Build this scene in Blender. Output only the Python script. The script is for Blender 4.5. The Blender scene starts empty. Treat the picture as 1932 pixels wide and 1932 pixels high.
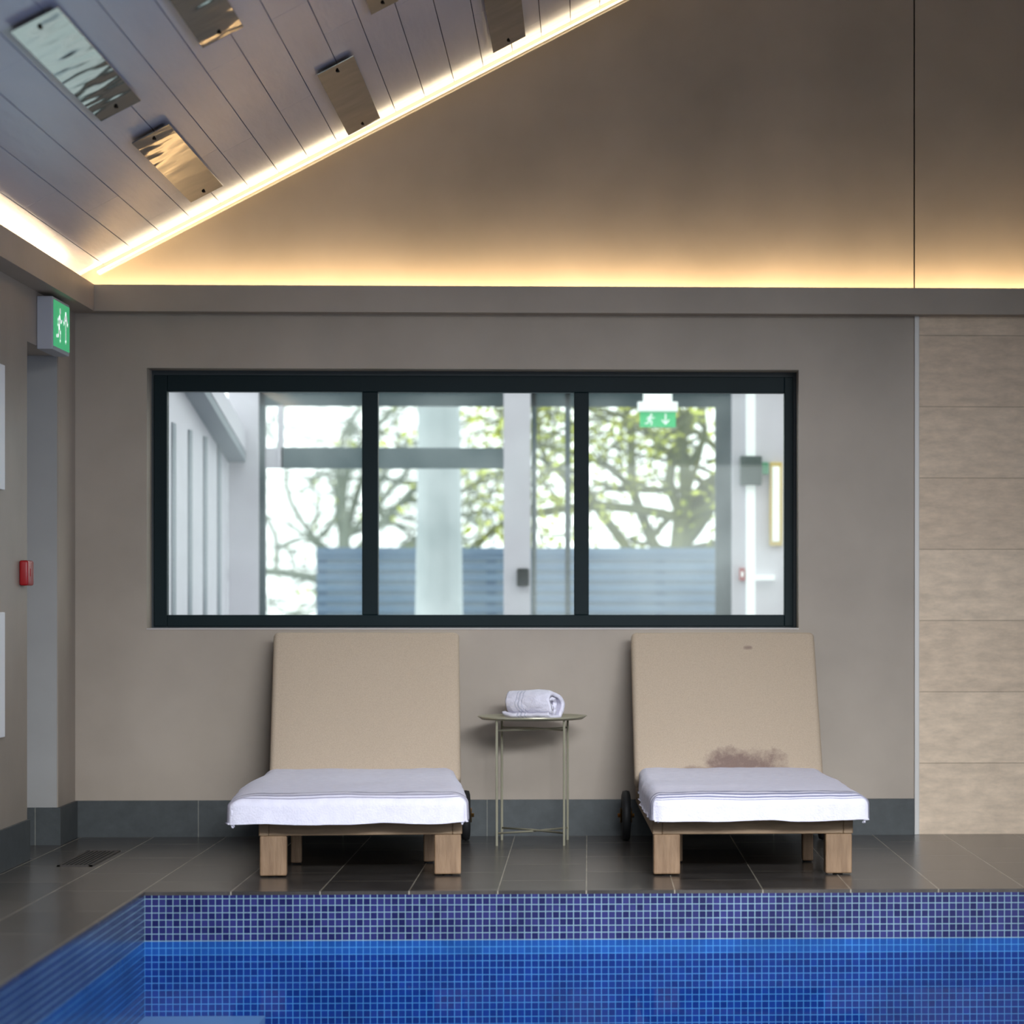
import bpy, bmesh, math, random
from math import sin, cos, tan, pi, radians, sqrt
from mathutils import Vector, Matrix, noise
random.seed(4)
S = bpy.context.scene
try:
    S.view_settings.view_transform = 'Standard'
    S.view_settings.look = 'None'
except Exception: pass

# ------------------------------------------------------------ camera model
D, H, F = 11.5, 0.98, 5175.0
TH = radians(2.1)
PPY = 1135.0
PPX = 1110 + F*tan(TH)
FW = Vector((sin(TH), cos(TH), 0)); RT = Vector((cos(TH), -sin(TH), 0)); UPV = Vector((0,0,1))
C = Vector((0,-D,H))
def ray(px,py): return FW + RT*((px-PPX)/F) + UPV*((PPY-py)/F)
def PY(px,py,y):
    d=ray(px,py); t=(y-C.y)/d.y; return C+d*t
def PZ(px,py,z):
    d=ray(px,py); t=(z-C.z)/d.z; return C+d*t
cam = bpy.data.cameras.new('camera'); co = bpy.data.objects.new('camera', cam)
S.collection.objects.link(co); S.camera = co
co.location = C; co.rotation_euler = (radians(90),0,-TH)
cam.sensor_width = 36; cam.lens = F/1932*36
cam.shift_x = -(PPX-966)/1932; cam.shift_y = (PPY-966)/1932
cam.clip_end = 200
cam.dof.use_dof = True; cam.dof.focus_distance = 10.5; cam.dof.aperture_fstop = 2.2

# ------------------------------------------------------------ helpers
def lin(c):
    return tuple(((v/255)/12.92 if v/255<=0.04045 else ((v/255+0.055)/1.055)**2.4) for v in c)+(1,)
def newmat(name):
    m = bpy.data.materials.new(name); m.use_nodes=True
    nt=m.node_tree; return m, nt, nt.nodes['Principled BSDF']
def N(nt,t,**k):
    n=nt.nodes.new(t)
    for a,b in k.items(): setattr(n,a,b)
    return n
def coord(nt, plane='xyz', kind='Object'):
    tc=N(nt,'ShaderNodeTexCoord')
    if plane=='xyz': return tc.outputs[kind]
    s=N(nt,'ShaderNodeSeparateXYZ'); nt.links.new(tc.outputs[kind],s.inputs[0])
    c=N(nt,'ShaderNodeCombineXYZ')
    nt.links.new(s.outputs[plane[0].upper()],c.inputs[0]); nt.links.new(s.outputs[plane[1].upper()],c.inputs[1])
    return c.outputs[0]
def mat(name,c1,c2=None,scale=5,rough=0.6,metal=0,bump=0.0,bscale=60,stretch=(1,1,1),spec=0.5):
    m,nt,b=newmat(name)
    b.inputs['Roughness'].default_value=rough; b.inputs['Metallic'].default_value=metal
    b.inputs['Specular IOR Level'].default_value=spec
    v=coord(nt); mp=N(nt,'ShaderNodeMapping'); mp.inputs['Scale'].default_value=stretch
    nt.links.new(v,mp.inputs[0])
    nz=N(nt,'ShaderNodeTexNoise'); nz.inputs['Scale'].default_value=scale; nz.inputs['Detail'].default_value=6
    nt.links.new(mp.outputs[0],nz.inputs['Vector'])
    cr=N(nt,'ShaderNodeValToRGB'); cr.color_ramp.elements[0].position=0.3; cr.color_ramp.elements[1].position=0.7
    cr.color_ramp.elements[0].color=lin(c1); cr.color_ramp.elements[1].color=lin(c2 or c1)
    nt.links.new(nz.outputs['Fac'],cr.inputs[0]); nt.links.new(cr.outputs[0],b.inputs['Base Color'])
    if bump:
        n2=N(nt,'ShaderNodeTexNoise'); n2.inputs['Scale'].default_value=bscale; n2.inputs['Detail'].default_value=4
        nt.links.new(mp.outputs[0],n2.inputs['Vector'])
        bp=N(nt,'ShaderNodeBump'); bp.inputs['Strength'].default_value=bump; bp.inputs['Distance'].default_value=0.01
        nt.links.new(n2.outputs['Fac'],bp.inputs['Height']); nt.links.new(bp.outputs[0],b.inputs['Normal'])
    return m
def emit(name,col,st):
    m=bpy.data.materials.new(name); m.use_nodes=True; nt=m.node_tree; nt.nodes.clear()
    e=N(nt,'ShaderNodeEmission'); e.inputs[0].default_value=col; e.inputs[1].default_value=st
    o=N(nt,'ShaderNodeOutputMaterial'); nt.links.new(e.outputs[0],o.inputs[0]); return m
def obj(name, bm_or_mesh, mats, parent=None, smooth=False, label=None, cat=None, structure=False, group=None):
    if isinstance(bm_or_mesh, bmesh.types.BMesh):
        me=bpy.data.meshes.new(name); bm_or_mesh.normal_update(); bm_or_mesh.to_mesh(me); bm_or_mesh.free()
    else: me=bm_or_mesh
    if not isinstance(mats,(list,tuple)): mats=[mats]
    for m in mats: me.materials.append(m)
    if smooth:
        for p in me.polygons: p.use_smooth=True
    o=bpy.data.objects.new(name,me); S.collection.objects.link(o)
    if parent: o.parent=parent
    if label: o['label']=label
    if cat: o['category']=cat
    if structure: o['kind']='structure'
    if group: o['group']=group
    return o
def addbox(bm,x0,x1,y0,y1,z0,z1,mi=0,bev=0,seg=2,M=None):
    t=bmesh.new()
    vs=[t.verts.new((x,y,z)) for x in (x0,x1) for y in (y0,y1) for z in (z0,z1)]
    for f in ((0,1,3,2),(4,6,7,5),(0,4,5,1),(2,3,7,6),(0,2,6,4),(1,5,7,3)): t.faces.new([vs[i] for i in f])
    bmesh.ops.recalc_face_normals(t,faces=t.faces)
    if bev: bmesh.ops.bevel(t,geom=list(t.edges),offset=bev,segments=seg,profile=0.5,affect='EDGES')
    mp={}
    for v in t.verts:
        c=v.co.copy()
        if M: c=M@c
        mp[v]=bm.verts.new(c)
    for f in t.faces:
        nf=bm.faces.new([mp[v] for v in f.verts]); nf.material_index=mi; nf.smooth = bool(bev) and seg>2
    t.free()
def tube(bm,path,rad,n=8,mi=0,cap=True):
    path=[Vector(p) for p in path]
    if not isinstance(rad,(list,tuple)): rad=[rad]*len(path)
    rings=[]; prev=None
    for i,p in enumerate(path):
        if i==0: t=path[1]-p
        elif i==len(path)-1: t=p-path[i-1]
        else: t=path[i+1]-path[i-1]
        t.normalize()
        if prev is None:
            a=Vector((0,0,1)) if abs(t.z)<0.9 else Vector((1,0,0)); u=t.cross(a).normalized()
        else: u=(prev-t*prev.dot(t)).normalized()
        prev=u; w=t.cross(u)
        rings.append([bm.verts.new(p+(u*cos(2*pi*k/n)+w*sin(2*pi*k/n))*rad[i]) for k in range(n)])
    for a,b in zip(rings,rings[1:]):
        for k in range(n):
            f=bm.faces.new((a[k],a[(k+1)%n],b[(k+1)%n],b[k])); f.smooth=True; f.material_index=mi
    if cap:
        for r in (rings[0],rings[-1]):
            f=bm.faces.new(r); f.material_index=mi
def lathe(bm,prof,c,axis='z',n=40,mi=0):
    rings=[]
    for r,h in prof:
        ring=[]
        for k in range(n):
            a=2*pi*k/n
            if axis=='z': v=Vector((r*cos(a),r*sin(a),h))
            else: v=Vector((h,r*cos(a),r*sin(a)))
            ring.append(bm.verts.new(Vector(c)+v))
        rings.append(ring)
    for a,b in zip(rings,rings[1:]):
        for k in range(n):
            f=bm.faces.new((a[k],a[(k+1)%n],b[(k+1)%n],b[k])); f.smooth=True; f.material_index=mi
    for r in (rings[0],rings[-1]): bm.faces.new(r).material_index=mi
def empty(name,loc,rot=0,label=None,cat=None,group=None):
    e=bpy.data.objects.new(name,None); e.location=loc; e.rotation_euler=(0,0,rot); e.empty_display_size=0.1
    S.collection.objects.link(e)
    if label: e['label']=label
    if cat: e['category']=cat
    if group: e['group']=group
    return e

# ------------------------------------------------------------ materials
M_wall = mat('taupe_plaster',(147,135,122),(169,156,142),scale=1.5,rough=0.5,bump=0.14,bscale=9)
M_dark = mat('dark_gap',(12,12,12),rough=0.9)
M_gap = mat('board_gap_grey',(52,50,56),rough=0.9)
M_ceil = mat('ceiling_paint',(178,178,194),(192,192,206),scale=3,rough=0.28,bump=0.14,bscale=14,stretch=(3,0.4,3),spec=0.8)
M_white= mat('white_trim_paint',(205,202,198),rough=0.4)
M_notice= mat('white_notice_board',(250,250,250),rough=0.4)
M_frame= mat('window_frame_dark_green',(6,24,28),(8,28,32),rough=0.5,spec=0.15)
M_led  = emit('led_warm',(1.0,0.755,0.42,1),96)
M_led2 = emit('led_warm_side',(1.0,0.76,0.45,1),42)
M_rake = emit('led_rake',(1.0,0.82,0.54,1),11)
M_rakes = emit('led_rake_front_face',(1.0,0.84,0.60,1),2.2)
M_lip  = mat('led_profile_metal',(205,196,180),rough=0.5)

def brickmat(name,plane,c1,c2,mort,bw,bh,ms,rough=0.4,off=0.0,shift=(0,0),noise_amt=0.3,nstretch=(1,1,1),nscale=6,zone=None,bumpd=0.002,spec=0.5):
    m,nt,b=newmat(name)
    v=coord(nt,plane); mp=N(nt,'ShaderNodeMapping'); mp.inputs['Location'].default_value=(shift[0],shift[1],0)
    nt.links.new(v,mp.inputs[0])
    br=N(nt,'ShaderNodeTexBrick'); br.offset=off; br.offset_frequency=2; br.squash=1
    br.inputs['Scale'].default_value=1; br.inputs['Brick Width'].default_value=bw; br.inputs['Row Height'].default_value=bh
    br.inputs['Mortar Size'].default_value=ms; br.inputs['Mortar Smooth'].default_value=0.1
    br.inputs['Color1'].default_value=lin(c1); br.inputs['Color2'].default_value=lin(c2); br.inputs['Mortar'].default_value=lin(mort)
    nt.links.new(mp.outputs[0],br.inputs['Vector'])
    mp2=N(nt,'ShaderNodeMapping'); mp2.inputs['Scale'].default_value=nstretch; nt.links.new(v,mp2.inputs[0])
    nz=N(nt,'ShaderNodeTexNoise'); nz.inputs['Scale'].default_value=nscale; nz.inputs['Detail'].default_value=9; nz.inputs['Roughness'].default_value=0.68
    nt.links.new(mp2.outputs[0],nz.inputs['Vector'])
    mr=N(nt,'ShaderNodeMapRange'); mr.inputs['From Min'].default_value=0.3; mr.inputs['From Max'].default_value=0.7
    mr.inputs['To Min'].default_value=1-noise_amt; mr.inputs['To Max'].default_value=1+noise_amt
    nt.links.new(nz.outputs['Fac'],mr.inputs[0])
    mx=N(nt,'ShaderNodeVectorMath',operation='SCALE'); nt.links.new(br.outputs['Color'],mx.inputs[0]); nt.links.new(mr.outputs[0],mx.inputs['Scale'])
    out=mx.outputs[0]
    nt.links.new(out,b.inputs['Base Color']); b.inputs['Roughness'].default_value=rough
    b.inputs['Specular IOR Level'].default_value=spec
    bp=N(nt,'ShaderNodeBump',invert=True); bp.inputs['Distance'].default_value=bumpd; bp.inputs['Strength'].default_value=0.6
    nt.links.new(br.outputs['Fac'],bp.inputs['Height']); nt.links.new(bp.outputs[0],b.inputs['Normal'])
    return m,nt,b,br

XL=PY(142,1100,0).x
XT=PY(1725,1100,0).x
XR=6.2; YB=-12.6
LG=0.034
a0=PY(168,527,0)+Vector((0,0,LG)); a1=PY(1183,0,0)+Vector((0,0,LG)); MS=(a1.z-a0.z)/(a1.x-a0.x)
def zc(x): return a0.z+MS*(x-a0.x)
XRG=2.0
ZRG=zc(XRG)
def zroof(x): return zc(x) if x<=XRG else ZRG-MS*(x-XRG)
SEAM0=PY(250,459,0).x

M_tile,_,_,_ = brickmat('travertine_tile','xz',(218,197,173),(208,186,162),(182,163,141),1.2,0.3,0.0024,rough=0.5,shift=(-XT+0.0,0.0),noise_amt=0.19,nstretch=(1.0,2.6,1),nscale=9,spec=0.3)
M_base,_,_,_ = brickmat('slate_skirting','xz',(72,76,77),(64,68,69),(125,125,118),0.6,0.5,0.0018,rough=0.5,shift=(-PY(375,1540,0).x,0.1),noise_amt=0.2,nscale=14,spec=0.3)
M_baseY,_,_,_= brickmat('slate_skirting_side','yz',(72,76,77),(64,68,69),(125,125,118),0.6,0.5,0.0018,rough=0.5,shift=(0.37,0.1),noise_amt=0.2,nscale=14,spec=0.3)
fx=PY(1107,1577,0).x
M_floor,ntf,bf,_ = brickmat('slate_floor_tile','yx',(78,73,69),(62,59,57),(160,152,136),0.6,0.3,0.0022,rough=0.25,off=0.5,shift=(0.05,-fx),noise_amt=0.42,nscale=5,spec=0.55)

# ------------------------------------------------------------ shell
WX0=PY(277,900,0).x; WX1=PY(1507,900,0).x; WZ1=PY(900,696,0).z; WZ0=PY(900,1187,0).z
TW=0.2
bm=bmesh.new()
CT=PY(900,560,0).z
def prism(bm,pts,y0,y1,mi=0):
    f=[bm.verts.new((x,y0,z)) for x,z in pts]; b=[bm.verts.new((x,y1,z)) for x,z in pts]
    bm.faces.new(f).material_index=mi; bm.faces.new(list(reversed(b))).material_index=mi
    n=len(pts)
    for i in range(n):
        bm.faces.new((f[i],b[i],b[(i+1)%n],f[(i+1)%n])).material_index=mi
addbox(bm,XL-0.3,WX0,0,TW,0,CT); addbox(bm,WX1,XT,0,TW,0,CT)
addbox(bm,WX0,WX1,0,TW,0,WZ0); addbox(bm,WX0,WX1,0,TW,WZ1,CT)
g=0.003
prism(bm,[(XL-0.3,CT),(XT-g,CT),(XT-g,zc(XT)+0.05),(XL-0.3,zc(XL-0.3)+0.05)],0,TW)
prism(bm,[(XT+g,CT),(XR,CT),(XR,zroof(XR)+0.05),(XRG,ZRG+0.05),(XT+g,zc(XT)+0.05)],0,TW)
addbox(bm,XT-g,XT+g,0.02,0.03,CT,zc(XT),mi=1)
bmesh.ops.recalc_face_normals(bm,faces=bm.faces)
obj('wall_back',bm,[M_wall,M_dark],structure=True,label='taupe plastered gable wall above and around a window')
bm=bmesh.new(); addbox(bm,XT+0.02,XR,-0.004,TW,0,CT)
obj('wall_back_tiled',bm,M_tile,structure=True,label='beige travertine tiled wall section')
bm=bmesh.new(); addbox(bm,XT,XT+0.02,-0.012,TW,0,PY(1730,600,0).z+0.05,bev=0.002)
obj('trim_1',bm,M_white,structure=True,label='pale vertical edge trim beside stone tiles')
NY0,NY1=-0.98,-0.37; NZ=1.97; XLO=XL-0.32
bm=bmesh.new()
addbox(bm,XLO,XL,YB,NY0,0,zc(XL)+0.03); addbox(bm,XLO,XL,NY1,0,0,zc(XL)+0.03); addbox(bm,XLO,XL,NY0,NY1,NZ,zc(XL)+0.03)
obj('wall_left',bm,M_wall,structure=True,label='taupe plastered side wall with a door niche')
M_door=mat('grey_door_lit_jamb',(158,156,153),(164,162,159),rough=0.5)
bm=bmesh.new(); addbox(bm,XLO,XLO+0.05,NY0,NY1,0,NZ); addbox(bm,XLO+0.05,XLO+0.06,NY0+0.1,NY1-0.1,0.2,NZ-0.2,bev=0.003)
addbox(bm,XLO+0.05,XL-0.004,NY1-0.006,NY1,0.15,NZ)  # pale lining added on the jamb, standing in for daylight on that face
obj('door_1',bm,M_door,structure=True,label='plain grey door in niche with jamb coloured as lit')
bm=bmesh.new(); addbox(bm,XR,XR+0.2,YB,0.2,0,zroof(XR))
obj('wall_right',bm,M_wall,structure=True)
bm=bmesh.new(); gx0,gx1,gz=-0.5,4.5,2.2
prism(bm,[(XLO,0),(gx0,0),(gx0,zc(gx0)),(XLO,zc(XLO))],YB-0.2,YB); prism(bm,[(gx1,0),(XR+0.2,0),(XR+0.2,zroof(XR+0.2)),(gx1,zroof(gx1))],YB-0.2,YB)
prism(bm,[(gx0,gz),(gx1,gz),(gx1,zroof(gx1)),(XRG,ZRG),(gx0,zc(gx0))],YB-0.2,YB)
bmesh.ops.recalc_face_normals(bm,faces=bm.faces)
obj('wall_front',bm,M_wall,structure=True,label='unseen taupe end wall with an opening that limits sky light')  # end wall behind the camera, added to cut sky light entering the room
BH=PY(900,1509,-0.012).z
bm=bmesh.new(); addbox(bm,XL,XT-0.001,-0.012,0,0,BH)
obj('baseboard_back',bm,M_base,structure=True,label='dark slate tile skirting')
bm=bmesh.new()
addbox(bm,XL,XL+0.012,NY1,-0.012,0,BH,mi=0); addbox(bm,XL,XL+0.012,YB,NY0,0,BH,mi=0)
addbox(bm,XLO+0.07,XL+0.012,NY1-0.012,NY1,0,BH,mi=1)
obj('baseboard_left',bm,[M_baseY,M_base],structure=True,label='dark slate tile skirting')
p=0.095; CZ0=PY(500,588,-p).z; CZ1=PY(500,538,-p).z
bm=bmesh.new()
addbox(bm,XL+p,XR,-p,-p+0.008,CZ0,CZ1); addbox(bm,XL,XR,-p+0.008,0,CZ0,CZ0+0.012)
obj('trim_2',bm,M_wall,structure=True,label='taupe box cornice hiding cove lighting')
bm=bmesh.new()
addbox(bm,XL+p-0.012,XL+p,YB,-p,CZ0,CZ1); addbox(bm,XL,XL+p-0.012,YB,-p+0.012,CZ0,CZ0+0.012)
obj('trim_3',bm,M_wall,structure=True,label='taupe box cornice hiding cove lighting')
bm=bmesh.new(); addbox(bm,XL+0.06,XR-0.1,-0.084,-0.069,CZ0+0.03,CZ0+0.037); addbox(bm,XL+0.06,XR-0.1,-0.084,-0.069,CZ0+0.0125,CZ0+0.0295,mi=1)
obj('led_strip_light',bm,[M_led,M_white],label='warm white LED strip inside the cornice cove',cat='strip light')
bm=bmesh.new(); addbox(bm,XL+0.045,XL+0.06,YB+0.2,-0.1,CZ0+0.013,CZ0+0.02)
obj('led_strip_light',bm,M_led2,label='warm white LED strip inside the cornice cove',cat='strip light')
t0=XL+0.1; t1=XRG-0.02
def slopebox(bm,x0,x1,y0,y1,d0,d1,mi=0):
    vs=[bm.verts.new((x,y,zc(x)-d)) for x in (x0,x1) for y in (y0,y1) for d in (d1,d0)]
    for f in ((0,1,3,2),(4,6,7,5),(0,4,5,1),(2,3,7,6),(0,2,6,4),(1,5,7,3)): bm.faces.new([vs[i] for i in f]).material_index=mi
root=empty('led_strip_light',(t0,0,zc(t0)-LG),label='warm LED profile following the sloped ceiling edge',cat='strip light')
def loc(o,root): 
    o.parent=root; o.matrix_parent_inverse=Matrix.Identity(4); o.location=Vector(o.location)-root.location
bm=bmesh.new(); slopebox(bm,t0,t1,-0.060,-0.012,LG-0.005,LG+0.005); bmesh.ops.recalc_face_normals(bm,faces=bm.faces)
bm.normal_update()
for f in bm.faces:
    if f.normal.z<-0.5: f.material_index=2
    elif f.normal.y<-0.5: f.material_index=1
o=obj('light_strip',bm,[M_rake,M_rakes,M_lip],label='glowing warm light strip'); loc(o,root)
bm=bmesh.new(); slopebox(bm,t0,t1,-0.0115,-0.001,LG-0.008,LG+0.007); bmesh.ops.recalc_face_normals(bm,faces=bm.faces)
o=obj('mounting_profile',bm,M_lip,label='thin cream mounting channel'); loc(o,root)
# ceiling boards
bm=bmesh.new(); BW=0.1215; x=SEAM0
while x>XL-0.3: x-=BW
while x<XRG:
    xa=x+0.0016; xb=min(x+BW-0.0016,XRG)
    xa2=max(xa,XL-0.3)
    if xb>xa2:
        ys=[YB]; yy=YB+random.uniform(0.6,3)
        while yy<-0.3: ys.append(yy); yy+=random.choice([2.4,3.0,3.6])
        ys.append(0)
        for ya,yb in zip(ys,ys[1:]):
            vs=[]
            for X in (xa2,xb):
                for Y in (ya+0.0012,yb-0.0012):
                    for d in (0,-0.02): vs.append(bm.verts.new((X,Y,zc(X)-d)))
            for f in ((0,1,3,2),(4,6,7,5),(0,4,5,1),(2,3,7,6),(0,2,6,4),(1,5,7,3)): bm.faces.new([vs[i] for i in f])
    x+=BW
def quad(bm,pts,mi=0):
    f=bm.faces.new([bm.verts.new(q) for q in pts]); f.material_index=mi; return f
xl=XL-0.32
quad(bm,[(xl,YB,zc(xl)+0.008),(XRG,YB,ZRG+0.008),(XRG,0.2,ZRG+0.008),(xl,0.2,zc(xl)+0.008)],1)
quad(bm,[(XRG,YB,ZRG),(XR+0.2,YB,zroof(XR+0.2)),(XR+0.2,0.2,zroof(XR+0.2)),(XRG,0.2,ZRG)],0)
quad(bm,[(xl,YB,zc(xl)+0.1),(XRG,YB,ZRG+0.1),(XRG,0.2,ZRG+0.1),(xl,0.2,zc(xl)+0.1)],1)
bmesh.ops.recalc_face_normals(bm,faces=bm.faces)
obj('ceiling',bm,[M_ceil,M_gap],structure=True,label='sloped ceiling of pale painted boards')

# floor (L-shaped around pool)
PC=PZ(273,1683,0); PX0=PC.x; PYF=PC.y; PX1=5.0; PYN=-10.6
bm=bmesh.new()
FT=-0.012
addbox(bm,XLO,XR+0.2,PYF,0.2,FT,0); addbox(bm,XLO,PX0,PYN,PYF,FT,0); addbox(bm,PX1,XR+0.2,PYN,PYF,FT,0); addbox(bm,XLO,XR+0.2,YB,PYN,FT,0)
obj('floor',bm,M_floor,structure=True,label='dark slate tile floor around the pool')

# pool
WLV=PY(600,1775,PYF).z
def mosaic(name,plane,shift,ms=0.0013):
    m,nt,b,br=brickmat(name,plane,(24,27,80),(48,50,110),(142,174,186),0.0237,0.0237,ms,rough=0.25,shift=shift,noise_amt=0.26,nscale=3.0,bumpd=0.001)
    def second(c1,c2,mo):
        br2=N(nt,'ShaderNodeTexBrick'); br2.offset=0
        for i in br.inputs:
            if i.name!='Vector': br2.inputs[i.name].default_value=i.default_value
        br2.inputs['Color1'].default_value=lin(c1); br2.inputs['Color2'].default_value=lin(c2); br2.inputs['Mortar'].default_value=lin(mo)
        nt.links.new(br.inputs['Vector'].links[0].from_socket,br2.inputs['Vector']); return br2
    sp=N(nt,'ShaderNodeSeparateXYZ'); nt.links.new(coord(nt),sp.inputs[0])
    prev=br.outputs['Color']
    for lvl,cc in ((WLV,((50,98,152),(58,106,164),(120,182,210))),(WLV-0.047,((28,56,116),(38,70,136),(120,176,202)))):  # tile colours brightened below the waterline to make up for tinted light
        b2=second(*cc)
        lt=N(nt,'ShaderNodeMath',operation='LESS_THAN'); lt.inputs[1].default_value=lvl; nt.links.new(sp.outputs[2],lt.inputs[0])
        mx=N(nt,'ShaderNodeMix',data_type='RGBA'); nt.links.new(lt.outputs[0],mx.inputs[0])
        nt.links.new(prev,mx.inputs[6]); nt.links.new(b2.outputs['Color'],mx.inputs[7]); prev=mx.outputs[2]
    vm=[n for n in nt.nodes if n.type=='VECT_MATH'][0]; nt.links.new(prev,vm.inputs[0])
    return m
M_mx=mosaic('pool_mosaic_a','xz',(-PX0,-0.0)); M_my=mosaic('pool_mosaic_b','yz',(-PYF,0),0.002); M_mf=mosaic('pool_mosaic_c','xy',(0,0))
M_step=mat('pool_step_stone',(190,205,215),rough=0.5)
PB=-1.3
bm=bmesh.new()
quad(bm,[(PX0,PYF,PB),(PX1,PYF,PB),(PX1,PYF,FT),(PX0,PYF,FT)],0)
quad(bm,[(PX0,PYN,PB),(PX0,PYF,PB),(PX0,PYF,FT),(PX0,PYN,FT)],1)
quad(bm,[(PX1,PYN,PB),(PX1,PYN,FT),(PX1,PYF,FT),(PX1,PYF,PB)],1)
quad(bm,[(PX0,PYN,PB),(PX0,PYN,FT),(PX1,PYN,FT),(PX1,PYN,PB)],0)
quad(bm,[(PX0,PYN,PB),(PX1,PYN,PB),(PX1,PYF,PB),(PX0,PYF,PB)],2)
SZ=PY(400,1917,PYF).z
sx=PY(500,1917,PYF).x
addbox(bm,PX0+0.001,sx,PYF-0.9,PYF-0.001,PB,SZ,mi=3)
pool=obj('swimming_pool',bm,[M_mx,M_my,M_mf,M_step],label='pool basin lined with small navy blue mosaic tiles',cat='swimming pool')
m=bpy.data.materials.new('water'); m.use_nodes=True; nt=m.node_tree; nt.nodes.clear()
tr=N(nt,'ShaderNodeBsdfTransparent'); tr.inputs[0].default_value=(0.60,0.78,1.0,1)
gl=N(nt,'ShaderNodeBsdfGlossy'); gl.inputs['Roughness'].default_value=0.03
mx=N(nt,'ShaderNodeMixShader'); mx.inputs[0].default_value=0.06
nz=N(nt,'ShaderNodeTexNoise'); nz.inputs['Scale'].default_value=3; nt.links.new(coord(nt),nz.inputs['Vector'])
bp=N(nt,'ShaderNodeBump'); bp.inputs['Distance'].default_value=0.01; bp.inputs['Strength'].default_value=0.1
nt.links.new(nz.outputs['Fac'],bp.inputs['Height']); nt.links.new(bp.outputs[0],gl.inputs['Normal'])
o=N(nt,'ShaderNodeOutputMaterial'); nt.links.new(tr.outputs[0],mx.inputs[1]); nt.links.new(gl.outputs[0],mx.inputs[2]); nt.links.new(mx.outputs[0],o.inputs[0])
bm=bmesh.new(); quad(bm,[(PX0,PYN,WLV),(PX1,PYN,WLV),(PX1,PYF,WLV),(PX0,PYF,WLV)])
obj('water_surface',bm,m,parent=pool,label='clear blue still pool water')

# ------------------------------------------------------------ window
WY=0.12
def wx(px): return PY(px,950,WY).x
def wz(py): return PY(900,py,WY).z
fx0,fx1,fz0,fz1=wx(290),wx(1497),wz(1182),wz(709)
panes=[(315,683),(713,1083),(1111,1480)]
pz0,pz1=wz(1160),wz(740)
bm=bmesh.new()
gx=[(wx(a),wx(b)) for a,b in panes]
addbox(bm,fx0,gx[0][0],WY,WY+0.06,fz0,fz1,bev=0.003); addbox(bm,gx[2][1],fx1,WY,WY+0.06,fz0,fz1,bev=0.003)
addbox(bm,gx[0][0],gx[2][1],WY,WY+0.06,pz1,fz1,bev=0.003); addbox(bm,gx[0][0],gx[2][1],WY,WY+0.06,fz0,pz0,bev=0.003)
for i in (0,1): addbox(bm,gx[i][1],gx[i+1][0],WY,WY+0.06,pz0,pz1,bev=0.003)
win=obj('window_1',bm,M_frame,structure=True,label='dark green framed three pane window')
bm=bmesh.new(); M_rev=mat('window_reveal_shadow',(44,52,56),rough=0.6)  # dark strip around the frame takes the tone of the shaded reveal
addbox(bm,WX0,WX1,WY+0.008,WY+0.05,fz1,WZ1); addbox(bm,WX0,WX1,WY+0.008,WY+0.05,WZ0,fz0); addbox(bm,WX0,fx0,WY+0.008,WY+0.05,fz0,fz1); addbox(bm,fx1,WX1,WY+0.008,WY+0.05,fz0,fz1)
obj('trim_6',bm,M_rev,structure=True,label='dark grey strip coloured as the shaded window reveal')
m=bpy.data.materials.new('glass'); m.use_nodes=True; nt=m.node_tree; nt.nodes.clear()
tr=N(nt,'ShaderNodeBsdfTransparent'); tr.inputs[0].default_value=(0.94,0.985,0.975,1)
gl=N(nt,'ShaderNodeBsdfGlossy'); gl.inputs['Roughness'].default_value=0.0
tl=N(nt,'ShaderNodeBsdfTranslucent'); tl.inputs[0].default_value=(0.90,0.98,0.98,1)
nz=N(nt,'ShaderNodeTexNoise'); nz.inputs['Scale'].default_value=2.2; nz.inputs['Detail'].default_value=3; nt.links.new(coord(nt),nz.inputs['Vector'])
mr=N(nt,'ShaderNodeMapRange'); mr.inputs['From Min'].default_value=0.35; mr.inputs['From Max'].default_value=0.65; mr.inputs['To Min'].default_value=0.04; mr.inputs['To Max'].default_value=0.20; nt.links.new(nz.outputs['Fac'],mr.inputs[0])
mx0=N(nt,'ShaderNodeMixShader'); nt.links.new(mr.outputs[0],mx0.inputs[0]); nt.links.new(tr.outputs[0],mx0.inputs[1]); nt.links.new(tl.outputs[0],mx0.inputs[2])
mx=N(nt,'ShaderNodeMixShader'); mx.inputs[0].default_value=0.07
o=N(nt,'ShaderNodeOutputMaterial'); nt.links.new(mx0.outputs[0],mx.inputs[1]); nt.links.new(gl.outputs[0],mx.inputs[2]); nt.links.new(mx.outputs[0],o.inputs[0])
for a,b in gx:
    bm=bmesh.new(); quad(bm,[(a,WY+0.035,pz0),(b,WY+0.035,pz0),(b,WY+0.035,pz1),(a,WY+0.035,pz1)])
    obj('glass_pane',bm,m,parent=win,label='slightly hazy clear glass pane')
bm=bmesh.new(); M_sill=mat('pale_sill',(190,182,178),rough=0.4)
addbox(bm,WX0,WX1,-0.006,WY-0.013,WZ0-0.001,WZ0+0.004)
obj('trim_4',bm,M_sill,structure=True,label='thin pale window sill')

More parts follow.
